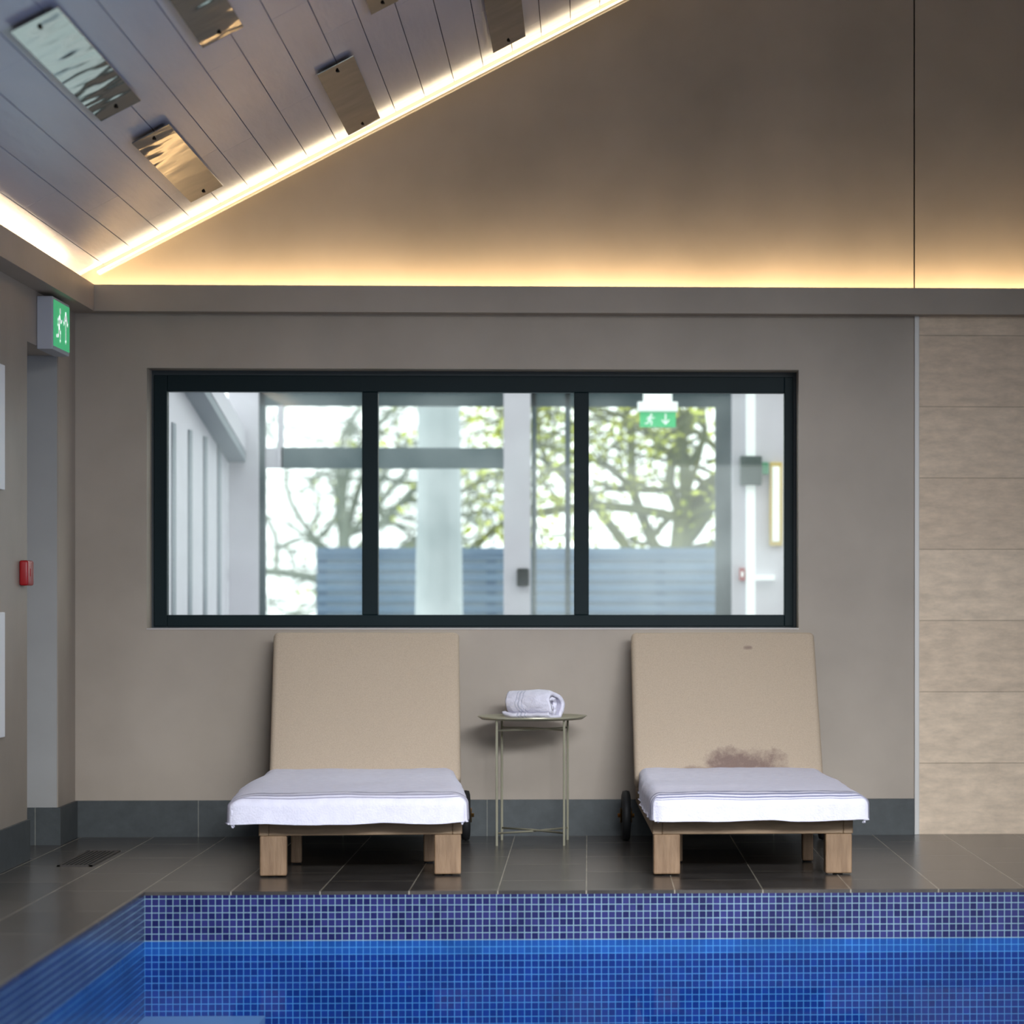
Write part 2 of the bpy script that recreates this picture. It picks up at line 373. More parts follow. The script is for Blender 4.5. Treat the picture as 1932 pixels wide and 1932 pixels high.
# ------------------------------------------------------------ exit signs
M_green=mat('sign_green',(30,170,95),rough=0.4)
M_signw=mat('sign_white',(235,240,240),rough=0.4)
def glow(m,c,s):
    b=m.node_tree.nodes['Principled BSDF']; b.inputs['Emission Color'].default_value=lin(c); b.inputs['Emission Strength'].default_value=s
glow(M_green,(80,200,140),0.5); glow(M_signw,(235,245,240),0.35)
M_case=mat('sign_case',(176,176,182),rough=0.5)
def picto(O,U,V,w,h,arrow,root):
    O=Vector(O);U=Vector(U);V=Vector(V)
    bm=None
    def pt(u,v): return O+U*u+V*v
    def disk(u,v,r): 
        bm.faces.new([bm.verts.new(pt(u+r*cos(2*pi*k/16),v+r*sin(2*pi*k/16))) for k in range(16)])
    def line(pts,t):
        for (a,b),(c,d) in zip(pts,pts[1:]):
            L=sqrt((c-a)**2+(d-b)**2); nx,ny=-(d-b)/L*t/2,(c-a)/L*t/2
            bm.faces.new([bm.verts.new(pt(*q)) for q in ((a+nx,b+ny),(c+nx,d+ny),(c-nx,d-ny),(a-nx,b-ny))])
        for (a,b) in pts: disk(a,b,t/2)
    s=h; ox=w*0.06
    f=lambda P:[(ox+a*s,b*s) for a,b in P]
    bm=bmesh.new()
    disk(ox+0.56*s,0.83*s,0.085*s)
    line(f([(0.5,0.68),(0.42,0.44)]),0.15*s)
    line(f([(0.5,0.70),(0.3,0.62),(0.26,0.47)]),0.07*s); line(f([(0.5,0.70),(0.66,0.56),(0.78,0.62)]),0.07*s)
    line(f([(0.43,0.42),(0.6,0.32),(0.56,0.1)]),0.09*s); line(f([(0.41,0.42),(0.33,0.22),(0.12,0.2)]),0.09*s)
    o=obj('running_figure_pictogram',bm,M_signw,label='white running figure'); loc(o,root)
    bm=bmesh.new()
    cx=w*0.74; sg=1 if arrow=='up' else -1
    line([(cx,h*0.5-sg*h*0.36),(cx,h*0.5+sg*h*0.2)],0.11*s)
    line([(cx-0.24*s,h*0.5+sg*h*0.08),(cx,h*0.5+sg*h*0.34)],0.11*s); line([(cx+0.24*s,h*0.5+sg*h*0.08),(cx,h*0.5+sg*h*0.34)],0.11*s)
    o=obj('arrow_pictogram',bm,M_signw,label='white arrow pointing '+arrow); loc(o,root)
sy0=-0.80; sy1=-0.46; sX=XL+0.062
e=empty('exit_sign',(XL,(sy0+sy1)/2,1.95),label='boxed green exit sign with up arrow above door',cat='exit sign')
sz0=PY(100,665,-0.65).z; sz1=PY(100,566,-0.65).z
bm=bmesh.new(); addbox(bm,XL,sX,sy0,sy1,sz0,sz1,bev=0.004); o=obj('case',bm,M_case); loc(o,e)
bm=bmesh.new(); addbox(bm,sX,sX+0.003,sy0+0.012,sy1-0.012,sz0+0.015,sz1-0.012); o=obj('sign_face',bm,M_green,label='green sign face'); loc(o,e)
picto((sX+0.0045,sy0+0.02,sz0+0.025),(0,1,0),(0,0,1),sy1-sy0-0.04,sz1-sz0-0.045,'up',e)
M_red=mat('red_plastic',(160,24,28),rough=0.35)
cy0,cy1=-1.13,-1.02; cz=PY(40,1080,-1.08).z
e=empty('fire_call_point',(XL,-1.07,cz-0.05),label='small red fire alarm call point on side wall',cat='fire alarm')
bm=bmesh.new(); addbox(bm,XL,XL+0.034,cy0,cy1,cz-0.05,cz+0.045,bev=0.008,seg=3); o=obj('housing',bm,M_red); loc(o,e)
bm=bmesh.new(); addbox(bm,XL+0.034,XL+0.036,cy0+0.04,cy1-0.04,cz-0.015,cz+0.015); o=obj('press_panel',bm,M_red,label='recessed press panel'); loc(o,e)
for a,b in ((690,925),(1155,1390)):
    z1_=PY(4,a,-1.41).z; z0_=PY(4,b,-1.41).z
    bm=bmesh.new(); addbox(bm,XL,XL+0.012,-2.1,-1.43,z0_,z1_,bev=0.003)
    obj('wall_notice',bm,M_notice,label='white framed notice board on side wall',cat='notice board',group='white notices on side wall')

# ------------------------------------------------------------ ceiling plates
def pl(px,py):
    d=ray(px,py)
    t=(a0.z-0.022+MS*(C.x-a0.x)-C.z)/(d.z-MS*d.x); return C+d*t
m,nt,b=newmat('polished_steel'); b.inputs['Metallic'].default_value=1; b.inputs['Roughness'].default_value=0.07; b.inputs['Base Color'].default_value=(0.37,0.365,0.34,1)
nz=N(nt,'ShaderNodeTexNoise'); nz.inputs['Scale'].default_value=5; nz.inputs['Detail'].default_value=1.5; nt.links.new(coord(nt),nz.inputs['Vector'])
bp=N(nt,'ShaderNodeBump'); bp.inputs['Strength'].default_value=0.4; bp.inputs['Distance'].default_value=0.02
nt.links.new(nz.outputs['Fac'],bp.inputs['Height']); nt.links.new(bp.outputs[0],b.inputs['Normal']); M_steel=m
M_bolt=mat('dark_bolt',(50,45,40),rough=0.4,metal=1)
plates=[((20,62),(105,15),(270,190),(190,228)),(None,None,(460,52),(382,90)),((245,270),(318,238),(423,350),(362,381)),
        (None,None,(752,3),(700,27)),((597,142),(667,107),(720,228),(660,258)),(None,None,(992,72),(930,97))]
for q in plates:
    c=pl(*q[2]); d=pl(*q[3]); xa,xb=d.x,c.x; yf=min((c.y+d.y)/2,-0.12)
    if q[0]: 
        a=pl(*q[0]); b2=pl(*q[1]); yn=(a.y+b2.y)/2; xa=(a.x+d.x)/2; xb=(b2.x+c.x)/2
    else: yn=yf-1.35
    xm=(xa+xb)/2; ym=(yf+yn)/2; root=empty('ceiling_mirror_panel',(xm,ym,zc(xm)-0.022),label='rectangular polished steel reflector bolted under ceiling boards',cat='reflector panel',group='steel reflectors on the ceiling')
    bm=bmesh.new(); slopebox(bm,xa,xb,yn,yf,0.018,0.022); bmesh.ops.recalc_face_normals(bm,faces=bm.faces); o=obj('plate',bm,M_steel); loc(o,root)
    for y in (yn+0.09,yf-0.09):
        bm=bmesh.new(); lathe(bm,[(0.005,0.0),(0.005,0.022),(0.007,0.024),(0.007,0.027),(0.004,0.029)],(0,0,0),n=14)
        for v in bm.verts: v.co.z=-v.co.z
        o=obj('bolt',bm,M_bolt); o.location=(xm,y,zc(xm)); loc(o,root)

# ------------------------------------------------------------ loungers
M_wood=mat('weathered_teak',(120,98,74),(146,121,94),scale=9,rough=0.6,bump=0.25,bscale=40,stretch=(1,6,6))
M_woodv=mat('weathered_teak_leg',(124,96,70),(152,123,94),scale=8,rough=0.6,bump=0.25,bscale=40,stretch=(6,6,0.8))
def fabricmat(name,c1,c2,stain=False):
    m=mat(name,c1,c2,scale=260,rough=0.95,bump=0.35,bscale=420,spec=0.15); nt=m.node_tree; b=nt.nodes['Principled BSDF']
    if stain:
        src=b.inputs['Base Color'].links[0].from_socket
        v=coord(nt); sp=N(nt,'ShaderNodeSeparateXYZ'); nt.links.new(v,sp.inputs[0])
        mp=N(nt,'ShaderNodeMapping'); mp.inputs['Scale'].default_value=(1.0,0.3,1.0); nt.links.new(v,mp.inputs[0])
        nz=N(nt,'ShaderNodeTexNoise'); nz.inputs['Scale'].default_value=14; nz.inputs['Detail'].default_value=8; nz.inputs['Roughness'].default_value=0.75; nt.links.new(mp.outputs[0],nz.inputs['Vector'])
        def mth(op,a,bv):
            n=N(nt,'ShaderNodeMath',operation=op)
            for i,s in enumerate((a,bv)):
                if isinstance(s,(int,float)): n.inputs[i].default_value=s
                else: nt.links.new(s,n.inputs[i])
            return n.outputs[0]
        def blob(cx,cz,rx,rz,base,na):
            dx=mth('DIVIDE',mth('SUBTRACT',sp.outputs[0],cx),rx); dz=mth('DIVIDE',mth('SUBTRACT',sp.outputs[2],cz),rz)
            d4=mth('MULTIPLY',mth('MULTIPLY',dx,dx),mth('MULTIPLY',dx,dx))
            r2=mth('ADD',d4,mth('MULTIPLY',dz,dz))
            return mth('SUBTRACT',mth('ADD',base,mth('MULTIPLY',mth('SUBTRACT',nz.outputs['Fac'],0.5),na)),r2)
        f=mth('MAXIMUM',mth('MAXIMUM',blob(0.07,0.325,0.17,0.07,0.8,3.8),blob(-0.10,0.30,0.11,0.025,0.4,3.0)),blob(0.10,0.79,0.022,0.01,0.5,1.5))
        mr=N(nt,'ShaderNodeMapRange'); mr.inputs['From Min'].default_value=-0.3; mr.inputs['From Max'].default_value=0.8; mr.inputs['To Max'].default_value=0.72; nt.links.new(f,mr.inputs[0])
        mx=N(nt,'ShaderNodeMix',data_type='RGBA'); nt.links.new(mr.outputs[0],mx.inputs[0]); nt.links.new(src,mx.inputs[6]); mx.inputs[7].default_value=lin((104,80,80))
        nt.links.new(mx.outputs[2],b.inputs['Base Color'])
    return m
M_fab=fabricmat('beige_canvas',(178,160,140),(192,174,153)); M_fabs=fabricmat('beige_canvas_stained',(178,160,140),(192,174,153),True)
M_rub=mat('black_rubber',(26,26,28),rough=0.6); M_brass=mat('brass',(190,150,90),rough=0.35,metal=1)
def towelmat(name,bands,bc=(120,114,142),fac=0.6):
    m=mat(name,(224,221,235),(232,229,242),scale=30,rough=0.95,bump=0.35,bscale=160,spec=0.1); nt=m.node_tree; b=nt.nodes['Principled BSDF']
    src=b.inputs['Base Color'].links[0].from_socket
    uv=N(nt,'ShaderNodeUVMap'); sp=N(nt,'ShaderNodeSeparateXYZ'); nt.links.new(uv.outputs[0],sp.inputs[0])
    prev=None
    for (c,w) in bands:
        n=N(nt,'ShaderNodeMath',operation='COMPARE'); n.inputs[1].default_value=c; n.inputs[2].default_value=w/2; nt.links.new(sp.outputs[1],n.inputs[0])
        if prev:
            a=N(nt,'ShaderNodeMath',operation='MAXIMUM'); nt.links.new(prev,a.inputs[0]); nt.links.new(n.outputs[0],a.inputs[1]); prev=a.outputs[0]
        else: prev=n.outputs[0]
    k=N(nt,'ShaderNodeMath',operation='MULTIPLY'); k.inputs[1].default_value=fac; nt.links.new(prev,k.inputs[0])
    mx=N(nt,'ShaderNodeMix',data_type='RGBA'); nt.links.new(k.outputs[0],mx.inputs[0]); nt.links.new(src,mx.inputs[6]); mx.inputs[7].default_value=lin(bc)
    nt.links.new(mx.outputs[2],b.inputs['Base Color']); return m
YS=-0.9
def lounger(back_px,front_px,label,fab,tw,twlabel,seed):
    pb=PY(back_px,1300,-0.12); pf=PY(front_px,1655,-1.66)
    ang=math.atan2(pf.x-pb.x,1.54)
    t=(YS+0.12)/(-1.54); cx=pb.x+(pf.x-pb.x)*t
    root=empty('sun_lounger',(cx,YS,0),ang,label,'sun lounger','sun loungers beside the pool')
    def L(y): return y-YS
    hw=0.36
    bm=bmesh.new()
    addbox(bm,-hw,-hw+0.035,L(-1.70),L(-0.10),0.148,0.225,bev=0.004); addbox(bm,hw-0.035,hw,L(-1.70),L(-0.10),0.148,0.225,bev=0.004)
    addbox(bm,-hw+0.035,hw-0.035,L(-1.70),L(-1.66),0.148,0.205,bev=0.004); addbox(bm,-hw+0.035,hw-0.035,L(-0.14),L(-0.10),0.148,0.225,bev=0.004)
    y=-1.62
    while y<-0.5: addbox(bm,-hw+0.035,hw-0.035,L(y),L(y+0.055),0.195,0.215,bev=0.002); y+=0.08
    obj('frame',bm,M_wood,root)
    for sx_,y0,w,dep in ((-1,-1.70,0.095,0.07),(1,-1.70,0.095,0.07),(-1,-1.22,0.04,0.05),(1,-1.22,0.04,0.05)):
        inset=0 if w>0.05 else 0.09
        xo=sx_*(hw-0.004-inset); xi=sx_*(hw-0.004-inset-w)
        bm=bmesh.new(); addbox(bm,min(xo,xi),max(xo,xi),L(y0),L(y0+dep),0.006,0.148,bev=0.005); 
        o=obj('leg',bm,M_woodv,root)
        bm=bmesh.new(); xc=(xo+xi)/2; lathe(bm,[(0.018,0),(0.018,0.006)],(xc,L(y0+dep/2),0),n=16); obj('foot_pad',bm,M_rub,o)
    for s in (-1,1):
        bm=bmesh.new(); X=s*(hw+0.045)
        lathe(bm,[(0.06,-0.014),(0.085,-0.018),(0.1,-0.014),(0.103,0),(0.1,0.014),(0.085,0.018),(0.06,0.014)],(X,L(-0.24),0.103),axis='x',n=40)
        o=obj('wheel',bm,M_rub,root)
        bm=bmesh.new(); lathe(bm,[(0.03,-0.024),(0.03,0.024)],(X,L(-0.24),0.103),axis='x',n=20)
        lathe(bm,[(0.008,-0.034),(0.008,0.034)],(X,L(-0.24),0.103),axis='x',n=12)
        obj('hub',bm,M_brass,o)
    bm=bmesh.new(); addbox(bm,-hw,hw,L(-1.79),L(-0.50),0.226,0.288,bev=0.025,seg=5); obj('seat_cushion',bm,fab,root,smooth=True)
    b0=Vector((0,L(-0.52),0.285)); b1=Vector((0,L(-0.145),0.860)); u=(b1-b0).normalized(); n=Vector((0,-u.z,u.y))
    Lc=(b1-b0).length
    Mx=Matrix(((1,0,0,0),(0,u.y,n.y,b0.y),(0,u.z,n.z,b0.z),(0,0,0,1)))
    bm=bmesh.new(); addbox(bm,-0.38,0.38,-0.02,Lc,-0.085,0.0,bev=0.022,seg=6)
    bmesh.ops.subdivide_edges(bm,edges=[e for e in bm.edges if e.calc_length()>0.3],cuts=14,use_grid_fill=True)
    for v in bm.verts:
        x,yv,z=v.co
        puff=(1-(x/0.38)**4)*(1-((yv-Lc/2)/(Lc/2))**4) if abs(yv-Lc/2)<=Lc/2 else 0
        if z>-0.03: v.co.z+=0.008*puff+0.004*noise.noise(Vector((x*4+seed,yv*4,0)))
        if yv>Lc*0.9: v.co.y+=0.003*noise.noise(Vector((x*6,seed,0)))
    bm.transform(Mx); obj('back_cushion',bm,fab,root,smooth=True)
    bm=bmesh.new()
    for xx in (-0.33,0.30,-0.015): addbox(bm,xx,xx+0.03,0.0,Lc-0.04,-0.12,-0.087,bev=0.003)
    for yy in (0.02,0.16,0.30,0.44,0.58): addbox(bm,-0.30,0.30,yy,yy+0.05,-0.117,-0.09,bev=0.003)
    bm.transform(Mx); obj('back_frame',bm,M_wood,root)
    # towel
    flL,flR,sh,fd=tw
    E=0.17
    bm=bmesh.new(); uvl=bm.loops.layers.uv.new('UVMap'); nu,nv=130,170; A=hw+E; L0=-0.49; Lf=-1.78; LL=L0-Lf; Bmax=LL+E
    grid=[]
    def prof(e,fl,drop):
        q=min(e/E,1.0)
        if q<0.6:
            t=q/0.6*pi/2; return fl*sin(t), 0.042*(1-cos(t))
        return fl*(1.0+0.05*(q-0.6)), 0.042+(q-0.6)/0.4*(drop-0.042)
    for j in range(nv+1):
        b=Bmax*(1-(1-j/nv)**1.5); row=[]
        for i in range(nu+1):
            a=-A+2*A*i/nu
            ea=max(abs(a)-hw+0.03,0); eb=max(b-LL,0)
            ea=min(ea,E)
            fl=flL if a<0 else flR
            sgn=-1 if a<0 else 1
            side=min(b/0.55,1.0); side=0.28+0.72*side*side*(3-2*side)
            dx,da=prof(ea,(fl+0.03)*side,0.095)
            dy,db=prof(eb,0.05,fd)
            xx=sgn*(min(abs(a),hw-0.03)+max(dx,0.0)+ (0.03*(1-side)*min(ea/0.06,1))); yy=-(min(b,LL)+dy)
            dr=(da**7+db**7)**(1/7)
            if ea>0 and eb>0:
                k_=min(ea/E,eb/E); xx-=sgn*0.026*k_; yy+=0.026*k_
            z=0.301-dr
            q=min(ea/E,1); r=min(eb/E,1)
            z+=0.004*noise.noise(Vector((a*6+seed,b*4,1.3)))+0.0015*noise.noise(Vector((a*20+seed,b*14,4)))
            z+=0.012*(1-min(b/0.5,1))
            yy-=0.010*noise.noise(Vector((a*8,seed,2)))*r+0.003*noise.noise(Vector((a*22,seed,2)))*r
            xx+=0.010*noise.noise(Vector((seed,b*8,5)))*q
            if r>0.5: z+=0.006*noise.noise(Vector((a*5,seed*2,9)))*r
            row.append((bm.verts.new((xx+sh,L(L0)+yy,z)),(a,b+0.012*noise.noise(Vector((a*3,seed,7))))))
        grid.append(row)
    for j in range(nv):
        for i in range(nu):
            q=[grid[j][i],grid[j][i+1],grid[j+1][i+1],grid[j+1][i]]
            f=bm.faces.new([w[0] for w in q]); f.smooth=True
            for l,w in zip(f.loops,q): l[uvl].uv=w[1]
    mt=towelmat('striped_white_towel',[(LL-0.08,0.03),(LL+0.014,0.016),(LL+0.042,0.008)],bc=(104,98,128),fac=0.66) if seed<5 else towelmat('striped_white_towel',[(LL-0.06,0.035),(LL+0.018,0.018),(LL+0.046,0.011),(LL+0.062,0.004)],bc=(92,96,134),fac=0.8)
    t=obj('towel',bm,mt,label=twlabel,cat='towel',group='towels laid on sun loungers'); t.location=root.location; t.rotation_euler=root.rotation_euler
    md=t.modifiers.new('th','SOLIDIFY'); md.thickness=0.006; md.offset=1
    return root
lounger(692,681,'wooden sun lounger with clean beige raised backrest',M_fab,(0.09,0.035,-0.015,0.102),'white bath towel with faint grey stripes on the unstained lounger',1.7)
lounger(1363,1419,'wooden sun lounger with stained beige raised backrest',M_fabs,(0.012,0.05,0.0,0.096),'white bath towel with grey stripes on the stained lounger',7.3)

# ------------------------------------------------------------ side table
M_tab=mat('sage_metal',(172,168,146),(180,176,154),rough=0.3,metal=0.4)
tp=PY(1004,1352,-0.34); TX,TY,TZ=tp.x,-0.34,tp.z
root=empty('side_table',(TX,TY,0),label='round sage metal tray side table with thin legs',cat='side table')
bm=bmesh.new(); lathe(bm,[(0.01,TZ-0.010),(0.205,TZ-0.010),(0.222,TZ+0.004),(0.224,TZ+0.004),(0.208,TZ-0.007),(0.01,TZ-0.007)],(0,0,0),n=64); obj('tray_top',bm,M_tab,root)
r_=0.135; legs=[]
for k,(sx_,sy_) in enumerate(((-1,-1),(1,-1),(1,1),(-1,1))):
    x_=r_*sx_+ (0.008 if sy_>0 else -0.004); y_=r_*sy_
    bm=bmesh.new(); tube(bm,[(x_,y_,0),(x_,y_,TZ-0.011)],0.005,n=12); obj('leg',bm,M_tab,root); legs.append((x_,y_))
for z_ in (0.05,TZ-0.05):
    bm=bmesh.new()
    for a_,b_ in ((0,2),(1,3)):
        P0=Vector(legs[a_]+(z_,)); P1=Vector(legs[b_]+(z_,)); mid=(P0+P1)/2+Vector((0,0,0.003 if a_ else -0.003))
        tube(bm,[P0,mid,P1],0.004,n=8)
    obj('cross_brace',bm,M_tab,root)
# rolled towel
M_roll=towelmat('rolled_towel',[(0.138,0.004),(0.156,0.006),(0.174,0.004)],bc=(150,156,180),fac=0.6)
bm=bmesh.new(); uvl=bm.loops.layers.uv.new('UVMap'); n_=190; turns=2.6; Lr=0.245; nj=34; rows=[]
for i in range(n_+1):
    t=i/n_; th=2*pi*turns*t; r=0.004+0.059*t; row=[]
    for j in range(nj+1):
        s=j/nj; u=-Lr/2+Lr*s
        endb=(abs(2*s-1))**4
        inset=(0.036*(1-t)*(-1 if s>0.5 else 1)+0.03*noise.noise(Vector((th*0.45,0,s*2))))*endb
        bul=1+0.10*sin(pi*s)+0.16*noise.noise(Vector((cos(th)*1.3,sin(th)*1.3,u*9)))+0.06*noise.noise(Vector((cos(th)*4,sin(th)*4,u*30)))
        bul*=1-0.14*endb
        x_=r*cos(-th+1.2)*bul*1.18; z_=r*sin(-th+1.2)*bul
        if z_<-0.048: z_=-0.048+(z_+0.048)*0.08
        row.append((bm.verts.new((x_,u+inset,z_)),(t*1.8,s*Lr+0.05*noise.noise(Vector((cos(th)*0.9,sin(th)*0.9,1))))))
    rows.append(row)
for i in range(n_):
    for j in range(nj):
        q=[rows[i][j],rows[i+1][j],rows[i+1][j+1],rows[i][j+1]]
        f=bm.faces.new([w[0] for w in q]); f.smooth=True
        for l,w in zip(f.loops,q): l[uvl].uv=w[1]
for v in bm.verts: v.co.y+=0.15*v.co.x
zmin=min(v.co.z for v in bm.verts)
roll=obj('rolled_towel',bm,M_roll,label='loosely rolled white towel with grey stripes on side table',cat='towel')
md=roll.modifiers.new('t','SOLIDIFY'); md.thickness=0.015; md.offset=0
roll.location=(TX+0.004,TY,TZ-0.0065-zmin+0.008); roll.rotation_euler=(0,0,radians(52))

# floor vent
vc=PZ(169,1620,0); M_vent=mat('vent_metal',(70,64,60),rough=0.6,metal=0.3)
root=empty('floor_vent',(vc.x,vc.y,0),label='slotted metal floor ventilation grille',cat='floor vent')
bm=bmesh.new(); VW,VD=0.065,0.31
addbox(bm,-VW,VW,-VD,-VD+0.012,0,0.004); addbox(bm,-VW,VW,VD-0.012,VD,0,0.004); addbox(bm,-VW,-VW+0.012,-VD,VD,0,0.004); addbox(bm,VW-0.012,VW,-VD,VD,0,0.004)
k=-VW+0.02
while k<VW-0.02: addbox(bm,k,k+0.006,-VD+0.012,VD-0.012,0,0.0035); k+=0.016
obj('grille',bm,M_vent,root)
bm=bmesh.new(); addbox(bm,-VW+0.01,VW-0.01,-VD+0.01,VD-0.01,0.0,0.0008); obj('shadow_pan',bm,M_dark,root,label='dark sheet standing in for shade under the slots')  # flat dark sheet on the floor, shade between the slots put into colour

# ------------------------------------------------------------ annex beyond the window
M_lil=mat('annex_paint',(198,194,203),(206,202,211),rough=0.6); M_grey=mat('annex_grey',(130,136,144),rough=0.6)
M_slate=mat('annex_frame_dark',(36,58,64),rough=0.5); M_tran=mat('annex_transom',(66,86,92),rough=0.5)
YA=4.0
def ab(px0,px1,py0,py1,y,d=0.06):
    A=PY(px0,py1,y); B=PY(px1,py0,y); return (A.x,B.x,y,y+d,A.z,B.z)
bm=bmesh.new()
for q in ((430,488,700,1400),(950,1001,700,1400)): addbox(bm,*ab(*q,YA,0.1),mi=0,bev=0.005)
for q in ((488,500,700,1400),(1003,1012,700,1400),(1066,1076,700,1400),(1350,1380,700,1400),(490,1350,700,765)): addbox(bm,*ab(*q,YA+0.02,0.06),mi=1)
addbox(bm,*ab(530,950,845,883,YA+0.02,0.06),mi=3)
addbox(bm,*ab(500,530,845,883,YA+0.03,0.03),mi=0); addbox(bm,*ab(524,534,765,883,YA+0.02,0.05),mi=0)
addbox(bm,*ab(975,998,1072,1106,YA-0.05,0.05),mi=2,bev=0.01)
obj('window_2',bm,[M_lil,M_slate,M_dark,M_tran],structure=True,label='annex glazing with pale posts and dark transoms')
bm=bmesh.new(); A=PY(1380,900,YA).x; addbox(bm,A,A+2.5,YA-0.1,YA+0.1,0,3)
obj('wall_annex_right',bm,M_lil,structure=True)
XA=PY(430,900,YA).x
bm=bmesh.new(); addbox(bm,XA-0.15,XA,0.25,YA,0,2.05,mi=0)
k=0.8
while k<3.9:
    addbox(bm,XA,XA+0.01,k,k+0.10,0.0,1.85,mi=1); k+=0.55
zA=PY(430,872,YA).z
for (d0,mi,th) in ((0,1,0.05),(0.06,0,0.12)):
    vs=[]
    for y,z in ((0.3,2.35),(YA,zA)):
        for x in (XA-0.05,XA+0.10):
            for dz in (d0,d0+th): vs.append(bm.verts.new((x,y,z+dz)))
    for f in ((0,1,3,2),(4,6,7,5),(0,4,5,1),(2,3,7,6),(0,2,6,4),(1,5,7,3)): bm.faces.new([vs[i] for i in f]).material_index=mi
bmesh.ops.recalc_face_normals(bm,faces=bm.faces)
obj('wall_reflection_left',bm,[M_lil,M_grey],structure=True,label='pale wall, panels and sloping beam standing in for glass reflections')  # modelled wall and beam stand in for reflections seen in the window glass
bm=bmesh.new(); addbox(bm,-5,5,0.2,YA+0.1,-0.03,0); obj('floor_annex',bm,M_grey,structure=True)
e=empty('exit_sign',(PY(1240,758,3.4).x,3.4,PY(1240,805,3.4).z),label='white hanging exit sign with green face and down arrow',cat='exit sign')
bm=bmesh.new(); qq=ab(1203,1279,758,776,3.38,0.06); addbox(bm,*qq,bev=0.004)
addbox(bm,qq[0]+0.03,qq[1]-0.03,3.40,3.42,qq[5]-0.002,2.6)
o=obj('case',bm,M_signw); loc(o,e)
q=ab(1207,1275,776,806,3.40,0.01); bm=bmesh.new(); addbox(bm,*q); o=obj('sign_face',bm,M_green,label='green sign face'); loc(o,e)
picto((q[0]+0.01,3.397,q[4]+0.006),(1,0,0),(0,0,1),q[1]-q[0]-0.02,q[5]-q[4]-0.012,'down',e)
bm=bmesh.new(); addbox(bm,q[0]-0.1,q[1]+0.1,3.34,3.46,2.6,2.66); addbox(bm,-2.2,1.2,3.3,3.5,2.66,2.74)
obj('trim_5',bm,M_lil,structure=True,label='pale annex ceiling beam carrying a sign')
yw=YA-0.1
def wallthing(name,label,cat,parts):
    A=PY(parts[0][1][0],parts[0][1][3],yw); e=empty(name,(A.x,yw,A.z),label=label,cat=cat)
    for nm,q,d,m_,bv in parts:
        bm=bmesh.new(); A=PY(q[0],q[3],yw-d); B=PY(q[1],q[2],yw-d); addbox(bm,A.x,B.x,yw-d,yw,A.z,B.z,bev=0.006); o=obj(nm,bm,m_); loc(o,e)
M_dg=mat('dark_green_metal',(10,44,36),rough=0.4); M_yel=mat('yellow_frame',(206,180,98),rough=0.5); M_gg=mat('green_panel',(30,140,90),rough=0.4)
wallthing('wall_lamp','dark green wall lamp on pale annex wall','wall lamp',[('lamp_housing',(1397,1438,860,915),0.10,M_dg,1),('arm',(1436,1450,872,895),0.05,M_gg,1)])
wallthing('wall_picture','narrow yellow framed picture on pale annex wall','picture frame',[('picture_frame',(1452,1476,872,1030),0.03,M_yel,1),('print',(1457,1471,880,1022),0.034,M_signw,1)])
wallthing('fire_call_point','small red call point on pale annex wall','fire alarm',[('housing',(1395,1406,1071,1096),0.04,M_red,1),('press_panel',(1398,1403,1078,1089),0.043,M_signw,1)])
bm=bmesh.new(); q=PY(1408,900,YA-0.15).x; addbox(bm,q,q+0.05,YA-0.16,YA-0.1,0,2.4); addbox(bm,q+0.05,q+0.16,YA-0.15,YA-0.1,1.1,1.13)
obj('door_2',bm,M_signw,structure=True,label='white door frame in annex wall')

# exterior
M_grass=mat('pale_gravel',(150,162,166),(172,182,184),scale=3,rough=1)
bm=bmesh.new(); quad(bm,[(-25,4.1,-0.05),(25,4.1,-0.05),(25,40,-0.05),(-25,40,-0.05)]); obj('ground_outside',bm,M_grass,structure=True,label='pale gravel garden ground outside')
M_fence=mat('fence_slats',(88,108,132),(102,124,146),scale=4,rough=0.7,stretch=(0.5,4,4))
M_fback=mat('fence_backing',(136,152,166),rough=0.8)
YF=8.0; fa=PY(597,1033,YF); fb=PY(1352,1033,YF)
bm=bmesh.new(); z=0.0
while z<fa.z-0.05: addbox(bm,fa.x,fb.x+1.5,YF,YF+0.02,z,z+0.052,bev=0.003); z+=0.075
x=fa.x
while x<fb.x+1.5: addbox(bm,x,x+0.07,YF+0.02,YF+0.09,-0.05,fa.z); x+=1.2
addbox(bm,fa.x,fb.x+1.5,YF-0.01,YF+0.03,fa.z-0.05,fa.z); addbox(bm,fa.x,fb.x+1.5,YF+0.022,YF+0.03,0,fa.z-0.05,mi=1)
obj('slatted_fence',bm,[M_fence,M_fback],label='blue grey horizontal slat garden fence',cat='fence')
M_bark=mat('bark',(84,90,56),(120,122,68),scale=6,rough=0.9,bump=0.4,bscale=30)
M_bark3=mat('grey_bark',(104,112,102),(136,142,128),scale=6,rough=0.9,bump=0.4,bscale=30)
M_bark2=mat('reflection_trunk_bark',(204,208,210),(150,160,162),scale=1.6,rough=0.9)
M_leaf=mat('spring_leaves',(172,186,70),(210,212,96),scale=4,rough=0.8)
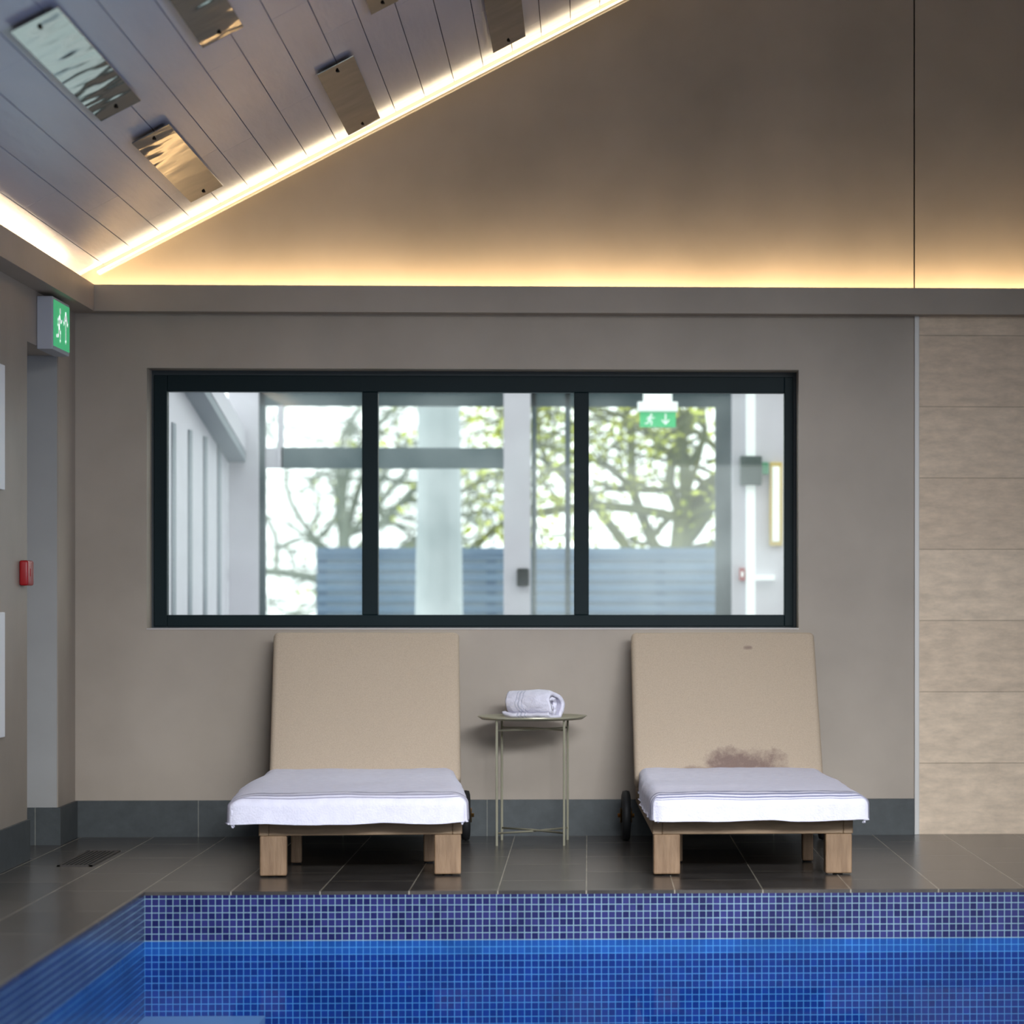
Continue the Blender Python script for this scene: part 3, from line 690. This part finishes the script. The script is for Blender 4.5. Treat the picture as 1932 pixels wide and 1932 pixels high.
def tree(name,x,y,h,r,mt,seed,label,depth=5,leaves=500,lean=0.0,spread=0.8,n0=5,kr=0.72,up=0.0,i0=2,gs=0.14,straight=False):
    rnd=random.Random(seed); bm=bmesh.new(); tips=[]
    def br(p,d,L,rad,k):
        pts=[p]; rs=[rad]; n=7; q=p.copy(); dd=d.copy(); bend=Vector((rnd.uniform(-1,1),rnd.uniform(-0.4,0.4),rnd.uniform(-0.7,0.7)))*0.25
        for i in range(n):
            kick=Vector((rnd.uniform(-1,1),rnd.uniform(-0.5,0.5),rnd.uniform(-0.7,0.7)))
            if k<depth: dd=(dd+bend+kick*0.16).normalized()
            elif not straight: dd=(dd+bend*0.2+kick*0.05).normalized()
            q=q+dd*L/n; pts.append(q); rs.append(rad*(1-0.3*(i+1)/n))
        tube(bm,pts,rs,n=9)
        if k<=2: tips.extend(pts[1:])
        if k==0: return
        for c in range(rnd.choice([2,3,3]) if k<depth else n0):
            i=rnd.randint(i0 if k==depth else 2,n); a=rnd.uniform(-1,1)*spread
            nd=(dd*0.8+Vector((a*1.6,rnd.uniform(-0.5,0.5),rnd.uniform(-0.6,0.4)+up))).normalized()
            br(pts[i],nd,L*rnd.uniform(0.62,0.85),max(rs[i]*rnd.uniform(0.55,kr),0.008),k-1)
    br(Vector((0,0,0)),Vector((lean,0,1)).normalized(),h,r,depth)
    root=empty(name,(x,y,-0.05),label=label,cat='tree'); obj('trunk',bm,mt,root)
    bm=bmesh.new()
    for i in range(leaves):
        t=rnd.choice(tips)+Vector((rnd.gauss(0,gs),rnd.gauss(0,gs),rnd.gauss(0,gs))); s=rnd.uniform(0.02,0.05)
        u=Vector((rnd.gauss(0,1),rnd.gauss(0,1),rnd.gauss(0,1))).normalized(); v=u.orthogonal().normalized()
        bm.faces.new([bm.verts.new(t+w) for w in (u*s,v*s*0.6,-u*s,-v*s*0.6)])
    o=obj('foliage',bm,M_leaf,root,label='sparse yellow green spring leaves'); o['kind']='stuff'
tree('garden_tree',PY(1250,900,10.2).x,10.2,1.7,0.11,M_bark,5,'bare garden tree with twisting branches and yellow green buds',leaves=5200,lean=0.05,spread=1.0,depth=5,n0=10,kr=0.75,up=0.1,i0=4)
tree('garden_tree',PY(640,900,19).x,19,2.0,0.10,M_bark3,12,'bare garden tree with thin grey twisting branches',leaves=400,lean=0.1,spread=1.1,depth=5,n0=8,up=0.15,i0=3)
tree('reflection_trunk',PY(828,900,6.2).x,6.2,3.4,0.17,M_bark2,21,'pale thick trunk standing in for a reflection on the glass',depth=2,leaves=300,spread=0.6,n0=4,i0=6,up=0.4,straight=True)  # added pale trunk in place of a blurred reflection on the window

# ------------------------------------------------------------ lights
w=bpy.data.worlds.new('world'); S.world=w; w.use_nodes=True
bg=w.node_tree.nodes['Background']; bg.inputs[0].default_value=(0.92,0.995,0.985,1); bg.inputs[1].default_value=2.5
def area(name,locn,target,sx_,sy_,P,col,spread=180):
    l=bpy.data.lights.new(name,'AREA'); l.shape='RECTANGLE'; l.size=sx_; l.size_y=sy_; l.energy=P; l.color=col; l.spread=radians(spread)
    o=bpy.data.objects.new(name,l); S.collection.objects.link(o); o.location=locn
    o.rotation_euler=(Vector(target)-Vector(locn)).to_track_quat('-Z','Y').to_euler(); return o
area('key_fill_overhead',(1.6,-9.5,2.95),(-0.1,-1.2,-0.3),3.4,0.6,38,(0.90,0.945,1.0),38)  # added wide key lamp to soften lounger shadows; no skylight there
area('towel_top_fill',(0.6,-4.6,3.05),(0.1,-1.3,0.2),2.6,0.5,8,(0.92,0.95,1.0),66)  # added overhead fill that brightens the towel tops; not a roof window
area('key_fill_right',(3.9,-9,2.2),(0.3,-0.5,0.0),2.6,1.6,9,(0.90,0.945,1.0),44)  # added lamp standing in for window daylight, set clear of glass reflections
area('ceiling_fill_blue',(5.6,-8,1.0),(-2.0,-4,2.8),4,1.4,34,(0.50,0.65,1.0),64)  # added bluish fill aimed at the ceiling boards; side wall has no window
